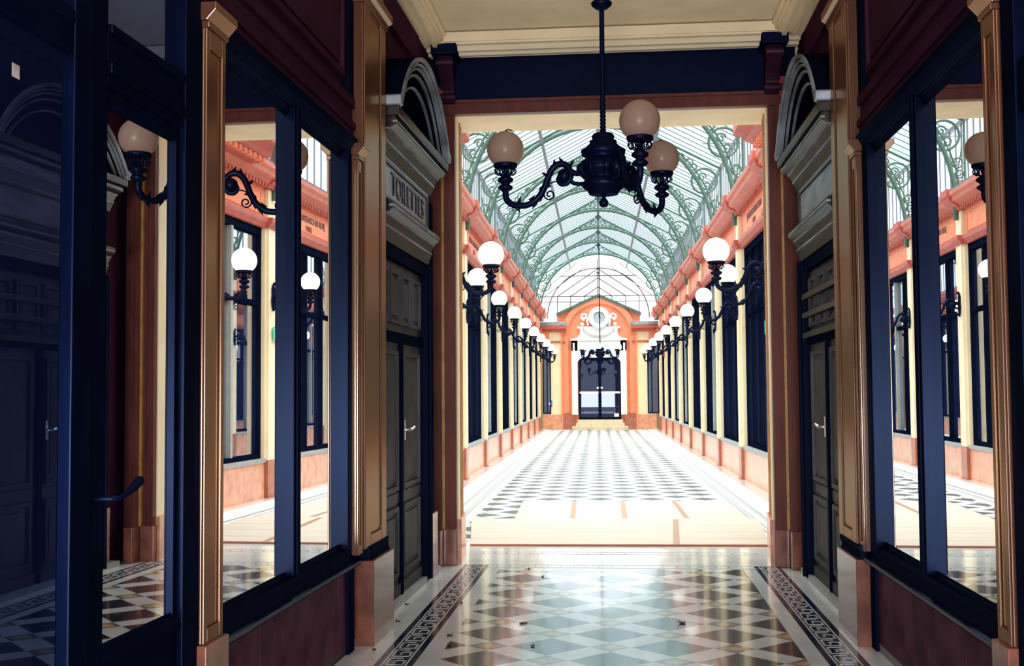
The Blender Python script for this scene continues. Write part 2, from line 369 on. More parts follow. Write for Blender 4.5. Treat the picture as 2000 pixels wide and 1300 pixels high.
# corner consoles below the cornice
for sg, x, nm in ((-1, -1.6, 'left'), (1, 1.44, 'right')):
    t = thing('scroll_console', 'dark carved scroll bracket in the %s ceiling corner above the passage opening' % nm, 'bracket', FV, x, 10.9, 4.36)
    B(-.12, .12, -.3, .06, .40, .5).build('cap_block', 'navy_dark', t, bevel=.01)
    MB().ext([(.05, 0), (-.02, .0), (-.07, .04), (-.05, .1), (-.09, .17), (-.2, .26), (-.26, .33), (-.24, .4), (.05, .4)], 'x', -.07, .07).build('scroll', 'plum', t, bevel=.012)
    MB().tube([(-.08, -.06, .05), (.08, -.06, .05)], .035, 12).build('volute', 'plum', t); MB().tube([(-.08, -.21, .34), (.08, -.21, .34)], .05, 12).build('volute', 'plum', t)

# ================================================================== SIDE WALLS OF THE VESTIBULE
def moulded(m, s0, s1, y0, y1, z0, z1, steps=3, up=True):
    """stepped moulding running along y, growing outward upward"""
    h = (z1-z0)/steps
    for i in range(steps):
        k = (i+1)/steps if up else 1-i/steps
        m.box(s0, s0+(s1-s0)*k, y0, y1, z0+h*i, z0+h*(i+1)+(0 if i == steps-1 else .0))
    return m
def side(fr, sx, nm, P):
    bd = lambda m, n, mt, p=None, bv=0: m.build(n, mt, p, sx=sx, bevel=bv)
    # backing wall (structure)
    m = MB(); m.box(-.45, -.16, -4, 8.0, 0, WT+.1); m.box(-.45, -.20, 8.0, 11.02, 0, WT+.1); m.box(-.16, -.1, -4, 8.0, 3.2, WT-.14)
    o = bd(m, 'wall_'+nm, 'plum'); fr.place(o, 0, 0, 0); struct(o)
    # upper panelling above the storefront
    t = thing('wall_panelling', 'plum wooden panelling above the shop window on the %s' % nm, 'panelling', fr, 0, 0, 3.2)
    y1 = P['tall'][0]
    m = MB(); m.box(-.1, -.06, -1, y1, 0, .10); m.box(-.1, -.045, -1, y1, .10, .14); m.box(-.1, -.07, -1, y1, .14, .24); m.box(-.1, -.05, -1, y1, .24, .30)
    bd(m, 'rail', 'plum', t)
    m = MB(); m.box(-.1, -.06, y1-.12, y1-.0, .30, 1.6); m.box(-.1, -.06, P['near'][0]-.05, P['near'][1]+.05, .30, 1.6); bd(m, 'stile', 'navy', t)
    for ya, yb in ((P['near'][1]+.12, y1-.2), (1.0, P['near'][0]-.12)):
        m = MB().panel(-.1, -.07, ya, yb, .42, 1.5, .04); m.box(-.1, -.085, ya+.06, yb-.06, .48, 1.44); bd(m, 'raised_panel', 'plum', t)
    # main shop window
    a, b_ = P['near'][1]-.03, P['post'][1]+.06
    t = thing('shop_window', 'navy framed two pane shop window with dark marble panel below on the %s' % nm, 'shop window', fr, 0, a)
    L = b_-a; mu = (P['mul'][0]-a, P['mul'][1]-a); ps = P['post'][0]-a
    m = MB(); m.box(-.12, -.04, 0, .04, .6, 3.2); m.box(-.12, -.04, ps, L, .6, 3.2); m.box(-.12, -.045, 0, L, 3.14, 3.2)
    m.ext([(-.12, 3.08), (-.095, 3.08), (-.07, 3.12), (-.05, 3.13), (-.02, 3.18), (-.02, 3.23), (-.12, 3.23)], 'y', 0, L)
    m.box(-.115, -.105, 0, L, .6, .74)
    m.ext([(-.12, .56), (-.03, .56), (-.03, .575), (-.055, .63), (-.06, .65), (-.085, .655), (-.09, .68), (-.12, .68)], 'y', 0, L)
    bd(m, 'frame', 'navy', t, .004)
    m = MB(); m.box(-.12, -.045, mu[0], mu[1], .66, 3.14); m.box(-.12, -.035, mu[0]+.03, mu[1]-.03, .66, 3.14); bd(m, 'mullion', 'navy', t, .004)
    bd(B(-.104, -.098, .04, mu[0], .68, 3.1), 'pane', 'mirror', t); bd(B(-.104, -.098, mu[1], ps, .68, 3.1), 'pane', 'mirror', t)
    m = MB(); m.ext([(-.12, .53), (-.015, .53), (-.0, .545), (-.005, .562), (-.03, .568), (-.12, .568)], 'y', 0, L); bd(m, 'sill_rail', 'navy_gloss', t, .004)
    m = MB(); m.box(-.14, -.07, 0, L-.1, 0, .53); m.box(-.07, -.066, 0.72, .722, .04, .5); bd(m, 'marble_panel', 'marble_dark', t)
    bd(B(-.14, -.05, L-.12, L+.02, 0, .53), 'end_stile', 'navy', t)
    # brown pilaster beside it
    def pil(y0, y1, zt, proud, label, zb=.6, mt='brown'):
        t = thing('pilaster', label, 'pilaster', fr, 0, y0)
        w = y1-y0; m = MB(); m.box(-.12, proud-.012, 0, w, zb, zt-.1)
        e = min(.04, w*.22)
        m.box(proud-.012, proud, 0, e, zb, zt-.1); m.box(proud-.012, proud, w-e, w, zb, zt-.1); m.box(proud-.012, proud, e, w-e, zb, zb+.06); m.box(proud-.012, proud, e, w-e, zt-.18, zt-.1)
        bd(m, 'shaft', mt, t, .004)
        m = MB(); m.box(-.12, proud+.01, -.005, w+.005, zt-.1, zt-.075); m.ext([(-.12, zt-.075), (proud+.005, zt-.075), (proud+.045, zt-.03), (proud+.045, zt), (-.12, zt)], 'y', -.02, w+.02)
        bd(m, 'capital', mt, t, .003)
        return t
    t = pil(P['near'][0], P['near'][1], 3.22, .0, 'narrow brown panelled pilaster at the near end of the %s shop window' % nm)
    bd(B(-.14, .02, -.02, P['near'][1]-P['near'][0]+.02, 0, .6), 'plinth', 'marble_red', t, .006)
    t = pil(P['small'][0], P['small'][1], 3.19, .0, 'slim brown pilaster with small capital at the far end of the %s shop window' % nm, .6)
    # tall pilaster
    y0, y1 = P['tall']; W = y1-y0
    t = thing('pilaster', 'tall brown pilaster on a marble plinth between %s shop window and side door' % nm, 'pilaster', fr, 0, y0)
    m = MB(); m.box(-.2, 0, 0, W, .62, 4.16); m.box(0, .014, 0, W*.24, .62, 4.16); m.box(0, .014, W*.76, W, .62, 4.16); m.box(0, .014, W*.24, W*.76, .62, .7); bd(m, 'shaft', 'brown', t, .005)
    m = MB(); m.ext([(-.2, 4.14), (.02, 4.14), (.03, 4.18), (.06, 4.2), (.06, 4.25), (-.2, 4.25)], 'y', -.03, W+.03); m.box(-.2, .0, 0, W, 4.25, 4.84); bd(m, 'capital', 'brown', t, .004)
    bd(B(0.0, .006, W*.28, W*.72, .72, 4.1), 'raised_panel', 'brown', t)
    q0, q1 = P['plinth'][0]-y0, P['plinth'][1]-y0
    m = MB(); m.box(-.16, P['plinth'][2], q0, q1, 0, .54); bd(m, 'plinth', 'marble_red', t, .006)
    m = MB(); m.ext([(-.2, .54), (P['plinth'][2]-.02, .54), (P['plinth'][2]-.03, .57), (.02, .6), (.02, .63), (-.2, .63)], 'y', q0, q1-.03); bd(m, 'base_moulding', 'navy', t, .004)
    # ------------------------------------------------ side door with overdoor
    c = P['dc']; H2 = .88
    t = thing('side_door', 'panelled double side door under a curved pediment in the %s wall' % nm + (' with lettered sign' if sx > 0 else ' with blank sign'), 'door', fr, 0, c)
    # casing
    m = MB()
    for sg in (-1, 1):
        m.box(-.2, -.06, sg*H2, sg*(H2+.07), .02, 2.72); m.box(-.2, -.04, sg*(H2+.07), sg*(H2+.11), .02, 2.72)
    m.box(-.2, -.08, -H2, H2, 2.62, 2.72); m.box(-.2, -.1, -H2, H2, 2.0, 2.08)
    bd(m, 'casing', 'navy', t, .004)
    # leaves
    for sg in (-1, 1):
        ya, yb = (.012, H2-.005) if sg > 0 else (-H2+.005, -.012)
        lf = bd(B(-.16, -.13, ya, yb, .03, 2.0), 'leaf', 'door', t)
        m = MB()
        for z0, z1 in ((.22, .72), (.88, 1.92)):
            m.panel(-.13, -.105, ya+.12, yb-.12, z0, z1, .035); m.box(-.13, -.118, ya+.18, yb-.18, z0+.06, z1-.06)
        m.box(-.13, -.11, ya+.02, yb-.02, .03, .14); m.box(-.13, -.12, ya+.02, yb-.02, .76, .84)
        bd(m, 'panel_moulding', 'door', lf)
    m = MB(); m.box(-.13, -.1, -.03, .03, .03, 2.0); bd(m, 'meeting_stile', 'navy', t)
    m = MB(); m.tube([(-.1, .1, 1.32), (-.06, .1, 1.32), (-.055, .13, 1.325), (-.05, .22, 1.34)], .011, 8); m.box(-.105, -.1, .08, .12, 1.24, 1.4); bd(m, 'lever_handle', 'steel', t)
    # transom panels
    m = MB(); m.box(-.16, -.13, -H2, H2, 2.08, 2.62)
    for k in range(4):
        ya = -H2+.04+k*(2*H2-.04)/4; m.panel(-.13, -.105, ya+.04, ya+.36, 2.16, 2.54, .03); m.box(-.13, -.115, ya+.09, ya+.31, 2.21, 2.49)
    bd(m, 'transom_panel', 'door', t)
    if sx < 0:
        m = MB()
        for z in (2.05, 2.22, 2.38): m.box(-.1, -.06, -H2+.1, H2-.0, z, z+.045)
        bd(m, 'cross_slat', 'bronze', t)
    # lower cornice, sign board, upper cornice
    E_ = .95
    def corn(z0, z1, d, e, mt, name, st=4):
        m = MB(); h = (z1-z0)
        m.ext([(-.2, z0), (d*.15-.07, z0), (d*.2-.06, z0+h*.12), (d*.35-.05, z0+h*.3), (d*.38-.05, z0+h*.42), (d*.7-.04, z0+h*.62), (d*.75-.03, z0+h*.68), (d, z0+h*.78), (d, z0+h*.95), (d-.01, z1), (-.2, z1)], 'y', -e, e)
        m2 = MB()
        for a, zz in ((d+.004, .86), (d*.72-.031, .65), (d*.36-.044, .36)): m2.box(a-.03, a, -e-.004, e+.004, z0+h*zz-.006, z0+h*zz+.008)
        bd(m2, 'highlight_fillet', 'bronze_lt', t)  # pale strips painted as bright highlights along the cornice edges
        return bd(m, name, mt, t)
    corn(2.72, 2.98, .03, E_, 'bronze', 'lower_cornice')
    sg_ = bd(B(-.2, -.06, -E_+.03, E_-.03, 2.98, 3.33), 'sign_board', 'bronze_lt', t)
    m = MB().panel(-.06, -.045, -E_+.1, E_-.1, 3.03, 3.29, .02); bd(m, 'sign_frame', 'bronze', sg_)
    if sx > 0: text('sign_lettering', 'TOILETTES', .27, 'letter', sg_, (-.055, .05, 3.155), (pi/2, 0, pi/2), .004, (1.0, .9))
    corn(3.33, 3.56, .07, E_+.06, 'bronze', 'upper_cornice')
    # segmental pediment: arched mouldings plus straight base
    R = 1.03; zb = 3.58; rise = .56; Rr = (R*R+rise*rise)/(2*rise); a0 = math.asin(R/Rr)
    bd(B(-.2, .10, -R-.03, R+.03, zb-.02, zb+.05), 'pediment_base', 'bronze', t, .008)
    m = MB(); mf = MB()
    for (ri, ro, d) in ((.0, .03, .12), (-.03, -.012, .1), (-.06, -.045, .085), (-.11, -.09, .06), (-.2, -.185, .03)):
        n = 28; ps_ = []
        for rr in (ri, ro):
            row = []
            for k in range(n+1):
                a = -a0 + 2*a0*k/n; row.append(((Rr+rr)*sin(a), zb+.05+rise-Rr+(Rr+rr)*cos(a)))
            ps_.append(row)
        poly = [p for p in ps_[1] if p[1] > zb+.02] + [p for p in ps_[0][::-1] if p[1] > zb+.02]
        # rows extruded across s as quads strip
        for k in range(len([p for p in ps_[1]])-1):
            q = [ps_[0][k], ps_[0][k+1], ps_[1][k+1], ps_[1][k]]
            if min(p[1] for p in q) < zb: continue
            m.ext(q, 'x', -.2, d-.02); mf.ext(q, 'x', d-.02, d)
    bd(m, 'arched_moulding', 'navy', t); bd(mf, 'arch_highlight', 'bronze_lt', t)  # dark body and pale face paint the arch's shade and edge highlights
    n = 20; poly = [((Rr-.1)*sin(-a0+2*a0*k/n), zb+.05+rise-Rr+(Rr-.1)*cos(-a0+2*a0*k/n)) for k in range(n+1)]
    poly = [p for p in poly if p[1] > zb+.04]
    bd(MB().ext(poly, 'x', -.2, -.1), 'tympanum', 'navy_dark', t)
    for sg in (-1, 1): bd(MB().ext([(sg*(R-.02), zb+.05), (sg*(R+.05), zb+.05), (sg*(R+.06), zb+.12), (sg*(R-.02), zb+.14)], 'x', -.2, .12), 'end_block', 'bronze_lt', t, .01)
    # panel between pediment and cornice
    t2 = thing('overdoor_panel', 'dark plum boarded panel above the curved pediment on the %s' % nm, 'panel', fr, 0, c, 4.2)
    m = MB(); m.box(-.2, -.19, -1.1, 1.9, -.1, .58); m.box(-.19, -.15, -.9, 1.0, .3, .56); bd(m, 'board', 'plum', t2)
    # worn plinth between door and portal
    t3 = thing('stone_plinth', 'chipped red marble plinth at the foot of the %s side door casing' % nm, 'plinth', fr, 0, 0)
    yb_ = P['b1']; m = MB(); s1 = P['b1s']
    m.ext([(-.2, yb_), (s1-.05, yb_), (s1, yb_+.03), (s1, yb_+.3), (-.2, yb_+.3)], 'z', 0, .56); bd(m, 'block', 'marble_red', t3, .006)
    ch = MB(); pts = [(0, 0), (.07, .02), (.09, .14), (.045, .22), (.07, .32), (.03, .40), (.05, .5), (.0, .5)] if sx > 0 else [(0, 0), (.07, .01), (.08, .08), (.03, .13), (.0, .14)]
    ch.ext([(s1-.12+a, .005+b2) for a, b2 in pts], 'y', yb_-.006, yb_+.02); bd(ch, 'broken_plaster', 'plaster', t3)
    m = MB(); m.box(-.2, s1-.03, yb_+.06, yb_+.22, .56, 3.3); m.box(s1-.03, s1-.015, yb_+.1, yb_+.18, .56, 3.3); bd(m, 'casing_post', 'navy', t3)
PL = dict(near=(4.61, 4.83), mul=(5.99, 6.11), post=(7.11, 7.22), small=(7.2, 7.325), tall=(7.33, 7.95), plinth=(7.41, 8.02, .05), dc=9.06, b1=10.12, b1s=-.06)
PR = dict(near=(4.75, 4.91), mul=(6.18, 6.30), post=(7.35, 7.5), small=(7.5, 7.645), tall=(7.65, 8.24), plinth=(7.58, 8.23, .035), dc=9.3, b1=10.2, b1s=-.12)
side(FL, 1, 'left', PL); side(FR, -1, 'right', PR)

# ---- glazed doors nearest the viewer on the left
t = thing('glazed_door', 'navy glazed door with lever handle and transom beside the left shop window', 'door', FL, 0, 3.62)
m = MB(); m.box(-.1, -.02, .82, 1.0, .0, 3.4); m.box(-.1, -.03, .0, .16, 0, 3.4); m.box(-.1, -.03, .16, .82, 2.66, 2.86); m.box(-.1, -.015, .16, .82, 2.70, 2.74); m.box(-.1, -.015, .16, .82, 2.84, 2.87); m.box(-.1, -.03, .16, .82, 3.34, 3.4)
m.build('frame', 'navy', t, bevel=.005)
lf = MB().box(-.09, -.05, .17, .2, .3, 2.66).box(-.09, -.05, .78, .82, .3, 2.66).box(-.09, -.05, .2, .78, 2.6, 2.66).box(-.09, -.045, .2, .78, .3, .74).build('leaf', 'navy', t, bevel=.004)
MB().ext([(-.09, .7), (-.03, .7), (-.03, .72), (-.05, .76), (-.075, .77), (-.09, .77)], 'y', .17, .82).build('bottom_moulding', 'navy', lf)
B(-.072, -.066, .2, .78, .74, 2.6).build('pane', 'mirror', lf)
B(-.072, -.066, .16, .82, 2.87, 3.34).build('transom_pane', 'mirror_dim', t)
lf.rotation_euler = (0, 0, -.008)
m = MB(); m.tube([(-.03, .09, 1.265), (.03, .09, 1.265), (.045, .11, 1.266), (.05, .16, 1.275), (.052, .21, 1.295), (.052, .25, 1.31)], [.009, .01, .01, .009, .016, .017], 10); m.ball((.052, .255, 1.312), .017, 10)
m.build('lever_handle', 'iron', t)
m = MB(); m.box(-.12, .02, .16, 1.0, 0, .3); m.ext([(-.1, .3), (.03, .3), (.03, .32), (-.0, .36), (-.1, .37)], 'y', .16, 1.0); m.build('threshold_step', 'navy', t)
t = thing('glazed_door', 'tall dark glass door leaf at the extreme left edge, nearest of all', 'door', FL, 0, 2.3)
m = MB(); m.box(-.1, .0, 1.19, 1.32, 0, 3.4); m.box(-.1, -.03, 0, .1, 0, 3.4); m.box(-.1, -.005, .1, 1.19, 2.68, 2.78); m.ext([(-.1, 2.76), (-.0, 2.78), (-.0, 2.82), (-.1, 2.84)], 'y', .1, 1.19); m.box(-.1, -.03, .1, 1.19, 3.3, 3.4)
m.build('frame', 'navy', t, bevel=.006)
B(-.03, -.024, .1, 1.19, .1, 2.68).build('pane', 'mirror_dim', t); B(-.072, -.066, .1, 1.19, 2.84, 3.3).build('transom_pane', 'mirror_dim', t); B(-.1, -.04, .1, 1.19, 0, .1).build('kick_rail', 'navy', t)
B(-.0238, -.0230, .86, .9, 2.52, 2.56).build('sticker_scrap', 'plaster', t)
# ---- right side near the viewer: matching dark door frame
t = thing('glazed_door', 'dark navy door frame at the extreme right edge beside the narrow pilaster', 'door', FR, 0, 3.4)
m = MB(); m.box(-.1, -.02, 1.18, 1.33, 0, 3.4); m.box(-.1, -.02, .0, .14, 0, 3.4); m.box(-.1, -.03, .14, 1.18, 2.66, 2.86); m.box(-.1, -.04, .14, 1.18, .0, .7); m.box(-.1, -.03, .14, 1.18, 3.3, 3.4)
m.build('frame', 'navy', t, sx=-1, bevel=.005)
B(-.072, -.066, .14, 1.18, .7, 2.66).build('pane', 'mirror_dim', t, sx=-1); B(-.072, -.066, .14, 1.18, 2.86, 3.3).build('transom_pane', 'mirror_dim', t, sx=-1)

# ================================================================== LAMPS
def gallery(m, c, R):
    """openwork crown below a globe of radius R, centre c"""
    x, y, z = c
    m.lathe([(R*.50, -R*1.0), (R*.62, -R*.98), (R*.66, -R*.86), (R*.64, -R*.78), (R*.50, -R*.76)], c, 20)
    for k in range(8):
        a = 2*pi*k/8
        ca, sa = cos(a), sin(a)
        pts = []
        for j in range(9):
            q = 2*pi*j/8; rr = R*(.46+.13*sin(q)); zz = -R*1.2+R*.17*cos(q); pts.append((x+rr*ca, y+rr*sa, z+zz))
        m.tube(pts[:-1], R*.03, 5, closed=True)
        a2 = a+pi/8
        m.tube([(x+R*.5*cos(a2), y+R*.5*sin(a2), z-R), (x+R*.6*cos(a2), y+R*.6*sin(a2), z-R*1.18), (x+R*.42*cos(a2), y+R*.42*sin(a2), z-R*1.36), (x+R*.2*cos(a2), y+R*.2*sin(a2), z-R*1.4)], R*.035, 5)
    m.lathe([(R*.14, -R*1.5), (R*.1, -R*1.1), (R*.12, -R*.98)], c, 12)
def vase(m, c, R):
    m.lathe([(R*.16, -R*2.25), (R*.3, -R*2.2), (R*.42, -R*2.08), (R*.34, -R*1.98), (R*.2, -R*1.9), (R*.24, -R*1.84), (R*.42, -R*1.72), (R*.40, -R*1.58), (R*.26, -R*1.48), (R*.2, -R*1.42)], c, 16)
    for k in range(8):
        a = 2*pi*k/8; m.ball((c[0]+R*.36*cos(a), c[1]+R*.36*sin(a), c[2]-R*1.66), R*.08, 6)
def spiral(cx, cz, r0, r1, a0, turns, n=22):
    return [(cx+(r0+(r1-r0)*i/n)*cos(a0+turns*2*pi*i/n), 0, cz+(r0+(r1-r0)*i/n)*sin(a0+turns*2*pi*i/n)) for i in range(n+1)]
def smooth(pts, n=5):
    out = []
    P = [Vector(p) for p in pts]
    for i in range(len(P)-1):
        p0, p1, p2, p3 = P[max(i-1, 0)], P[i], P[i+1], P[min(i+2, len(P)-1)]
        for k in range(n):
            t = k/n; out.append(.5*((2*p1)+(-p0+p2)*t+(2*p0-5*p1+4*p2-p3)*t*t+(-p0+3*p1-3*p2+p3)*t**3))
    out.append(P[-1]); return out
def arm_mesh(m, rg=.73, R=.142, base=.12):
    """arm in the x-z plane, globe centre at (rg,0,0), root near x=base"""
    k = .72/.73
    pts = [(rg, -.32), (rg-.005, -.38), (rg-.05, -.425), (rg-.12, -.44), (rg-.19, -.43), (rg-.25, -.39), (rg-.30, -.32), (rg-.34, -.22), (rg-.375, -.16), (rg-.42, -.135), (rg-.47, -.145), (rg-.505, -.19), (rg-.51, -.24), (rg-.48, -.285), (rg-.435, -.29), (rg-.41, -.255), (rg-.425, -.22)]
    pp = smooth([(a, 0, b) for a, b in pts], 3); n = len(pp)
    rr = [.025 if i < n*.62 else .025-.011*(i-n*.62)/(n*.38) for i in range(n)]
    m.tube(pp, rr, 8)
    m.ball((rg-.462, 0, -.228), .056, 14)
    m.tube(smooth([(rg-.50, 0, -.19), (rg-.56, 0, -.215), (base, 0, -.2)], 4), .022, 8)
    m.tube(smooth([(rg-.5, 0, -.26), (rg-.54, 0, -.29), (base, 0, -.30)], 4), .016, 8)
    # tendril with its own curl
    m.tube(smooth([(rg-.42, 0, -.27), (rg-.37, 0, -.27), (rg-.325, 0, -.30), (rg-.315, 0, -.34)], 3), .006, 6)
    m.tube(spiral(rg-.345, -.365, .045, .012, pi*.15, -1.4), .007, 6)
    # acanthus tips along the arm
    for (a, b, da, db) in ((rg-.09, -.455, -.02, -.035), (rg-.24, -.42, .03, -.05), (rg-.19, -.405, -.04, .045), (rg-.27, -.33, -.03, .05), (rg-.31, -.30, -.05, -.0), (rg-.29, -.36, .02, -.06), (rg-.02, -.34, .06, .03), (rg-.10, -.42, -.02, .05), (rg-.385, -.14, .0, .045), (rg-.45, -.125, .03, .045), (rg-.50, -.16, -.03, .05), (rg-.34, -.2, -.045, .02), (rg-.33, -.22, .045, .03)):
        m.tube([(a, 0, b), (a+da*.6, 0, b+db*.5), (a+da, 0, b+db)], [.016, .011, .002], 6)
def globe_mesh(m, c, R):
    n = 14; m.lathe([(R*sin(pi*(.21+.79*(i/n))), -R*cos(pi*(.21+.79*(i/n)))) for i in range(n)]+[(.0005, R)], c, 28)
RG = .142
def build_arm(parent, rg, R, lit, base):
    m = MB(); arm_mesh(m, rg, R, base); vase(m, (rg, 0, 0), R)
    a = m.build('arm', 'iron', parent)
    g = MB(); gallery(g, (rg, 0, 0), R); g.build('gallery', 'iron', a)
    g = MB(); globe_mesh(g, (rg, 0, 0), R); g.build('globe', lit, a)
    return a
# near chandelier
cx, cy = vworld(-.105, 8.72); ZG = 3.47
ch = thing('chandelier', 'black iron chandelier with three unlit dusty globes hanging in front of the opening', 'chandelier', F0, cx, cy, ZG)
body = [(.0, -.485), (.026, -.47), (.03, -.445), (.022, -.425), (.012, -.41), (.014, -.395), (.06, -.39), (.09, -.385), (.10, -.36), (.13, -.33), (.14, -.30), (.115, -.275), (.11, -.25), (.15, -.225), (.165, -.19), (.15, -.15), (.115, -.12), (.10, -.10), (.135, -.085), (.14, -.05), (.11, -.03), (.085, 0), (.085, .02), (.065, .03), (.072, .055), (.06, .075), (.02, .085), (.018, .11)]
m = MB(); m.lathe([(max(r*1.2, .0005), z) for r, z in body], (0, 0, 0), 32)
for k in range(12):
    a = 2*pi*k/12; m.tube([(.138*cos(a), .138*sin(a), -.27), (.195*cos(a), .195*sin(a), -.21), (.193*cos(a), .193*sin(a), -.17), (.144*cos(a), .144*sin(a), -.12)], [.006, .012, .012, .005], 6)
m.build('body', 'iron', ch)
m = MB(); m.tube([(0, 0, .08), (0, 0, 1.49)], .019, 12)
for i in range(9): m.lathe([(.018, .085+i*.028), (.025, .097+i*.028), (.018, .11+i*.028)], (0, 0, 0), 12)
m.build('rod', 'iron', ch)
m = MB(); m.lathe([(.02, 1.02), (.045, 1.03), (.075, 1.055), (.08, 1.075), (.05, 1.10), (.02, 1.13)], (0, 0, 0), 20); m.build('collar', 'iron', ch)
for ang, nm in ((170, 0), (-74+3, 1), (52, 2)):
    a = build_arm(ch, .76, RG, 'off', .12); a.rotation_euler = (0, 0, radians(ang))
    q = MB(); gx, gz = .73, .0
    if nm == 0: q.tube([(gx-.03, 0, .141), (gx, .02, .15), (gx+.03, 0, .146)], .006, 5)
    else: q.tube([(gx-.02, -.03, .139), (gx-.04, -.05, .128), (gx-.075, -.04, .117)], .004, 5); q.tube([(gx-.04, -.05, .128), (gx-.03, -.075, .118)], .003, 5)
    q.build('withered_scrap', 'leaf', a)
# insect-like dead leaves on the two dusty globes
# far chandelier
fc = thing('chandelier', 'far small chandelier of lit white globes in front of the end door', 'chandelier', F0, .1, 46.5, 3.43)
MB().lathe([(max(r*1.3, .0005), z*1.05-.02) for r, z in body], (0, 0, 0), 20).build('body', 'iron', fc)
MB().tube([(0, 0, .06), (0, 0, 4.33)], .02, 8).build('rod', 'iron', fc)
for k in range(6):
    a = build_arm(fc, .8, RG, 'lit', .12); a.rotation_euler = (0, 0, radians(25+60*k))

# ================================================================== ARCADE
Y0, DY, NB = 13.45, 3.87, 10            # first pilaster, bay, count
YEND = 51.4
cx_ = XC
o = B(-3.2, 3.3, 12.2, 54, -.1, -.004).build('floor', tile_mat('passage_marble_tiles', .02, .0, .775, -1.62, 1.76, 12.5, 50.5, (.065, .065, .085), .5, 0)); struct(o); o.name = 'floor.001'
# line borders in the passage floor
for k, sg in enumerate((-1, 1)):
    m = MB()
    for a, b_ in ((1.82, 1.85), (1.88, 1.90), (1.99, 2.005), (2.02, 2.05)): m.box(XC+sg*a, XC+sg*b_, 12.4, YEND, -.004, .001)
    o = m.build('trim_%d' % (8+k), 'grey_sill'); struct(o)
    o = B(XC+sg*2.3, XC+sg*2.5, 12.4, YEND, -.004, .05).build('baseboard_%s' % ('passage_left', 'passage_right')[k], 'white_marble'); struct(o)
# protective boards and tape
def board(poly, z1, label):
    t = thing('floor_board', label, 'board', F0, 0, 12.3)
    MB().ext([(a, b_-12.3) for a, b_ in poly], 'z', -.003, z1).build('sheet', 'board', t); return t
t = board([(-1.36, 12.34), (1.76, 12.34), (1.98, 14.85), (-1.62, 14.85)], .02, 'pale plywood sheet covering the floor just past the opening')
m = MB(); m.box(-1.36, 1.76, .02, .045, -.002, .021); m.build('edge', 'board_edge', t)
for k in range(3):
    yy = .5+k*.62; B(-1.5, 1.85, yy, yy+.008, .02, .0205).build('seam', 'tape', t)
t2 = board([(-1.07, 14.86), (1.88, 14.86), (1.78, 17.3), (-1.12, 17.3)], .018, 'second pale board sheet lying behind the first, with tape strips')
def tape(par, x0, y0, x1, y1, z, w_=.06):
    dx, dy = x1-x0, y1-y0; L = sqrt(dx*dx+dy*dy); nx, ny = -dy/L*w_/2, dx/L*w_/2
    MB().ext([(x0+nx, y0+ny), (x0-nx, y0-ny), (x1-nx, y1-ny), (x1+nx, y1+ny)], 'z', z, z+.001).build('tape_strip', 'tape', par)
tape(t, .80, .07, .95, 2.5, .0205, .07)
tape(t2, -.34, 2.6, -.36, 5.0, .018, .07); tape(t2, .32, 2.6, .34, 5.0, .018, .07); tape(t2, 1.1, 2.6, 1.08, 5.0, .018, .07)

Bt = .65    # dado top
WZ = 4.15   # window head
def shopfront(sg, i, y0, y1):
    """one bay between pilasters"""
    fr = FA[sg]; sx = -sg; L = y1-y0; sd = 'left' if sg < 0 else 'right'
    pos = ORD[i]
    t = thing('shopfront', '%s bay of tall dark shop windows from the opening, %s side of the passage' % (pos, sd), 'shopfront', fr, 0, y0, 0, 'shopfront bays along the %s side of the passage' % sd)
    bd = lambda m, n, mt, p=t: m.build(n, mt, p, sx=sx)
    isdoor = (i % 2 == 0)
    bd(B(-.3, -.0, 0, L, .0, Bt-.06), 'dado', 'stone_pink')
    bd(B(-.3, .02, 0, L, Bt-.06, Bt), 'sill', 'grey_sill')
    m = MB(); m.box(-.3, -.06, 0, .07, Bt, WZ); m.box(-.3, -.06, L-.07, L, Bt, WZ); m.box(-.3, -.06, .07, L-.07, WZ-.12, WZ); m.box(-.3, -.06, .07, L-.07, Bt, Bt+.07)
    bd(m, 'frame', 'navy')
    mul = [.32, .66] if isdoor else [.25, .5, .75]
    for qi, q in enumerate(mul): bd(B(-.2, -.05, L*q-.04, L*q+.04, Bt+.07, WZ-.12), 'mullion', 'grey_sill' if (qi+i) % 3 == 1 else 'navy')  # some mullions coloured pale in place of reflections of the pilasters opposite
    e = [.07]+[L*q for q in mul]+[L-.07]
    for a, b_ in zip(e[:-1], e[1:]):
        a2 = a+(.04 if a > .1 else 0); b2 = b_-(.04 if b_ < L-.1 else 0)
        bd(B(-.13, -.12, a2, b2, Bt+.07, WZ-.12), 'pane', 'mirror_arc')
    bd(B(-.18, -.07, .07, L-.07, 2.95, 3.03), 'transom_bar', 'navy')
    fz = bd(B(-.3, -.02, 0, L, 4.3, 4.75), 'frieze', 'terra')
    bd(MB().panel(-.02, -.008, .15, L-.15, 4.36, 4.69, .02), 'frieze_moulding', 'terra', fz)
    if (sg, i) in ((1, 1), (-1, 0), (-1, 2)):
        rz = pi/2 if sg < 0 else -pi/2
        text('frieze_lettering', 'JEUX DE CONSTRUCTION', .15, 'letter_rust', fz, (-sg*-.012 if sg > 0 else -.012, L/2, 4.58), (pi/2, 0, rz), .003)
        text('frieze_lettering', 'EXPO', .13, 'letter_rust', fz, (-sg*-.012 if sg > 0 else -.012, L/2, 4.42), (pi/2, 0, rz), .003)
    return t
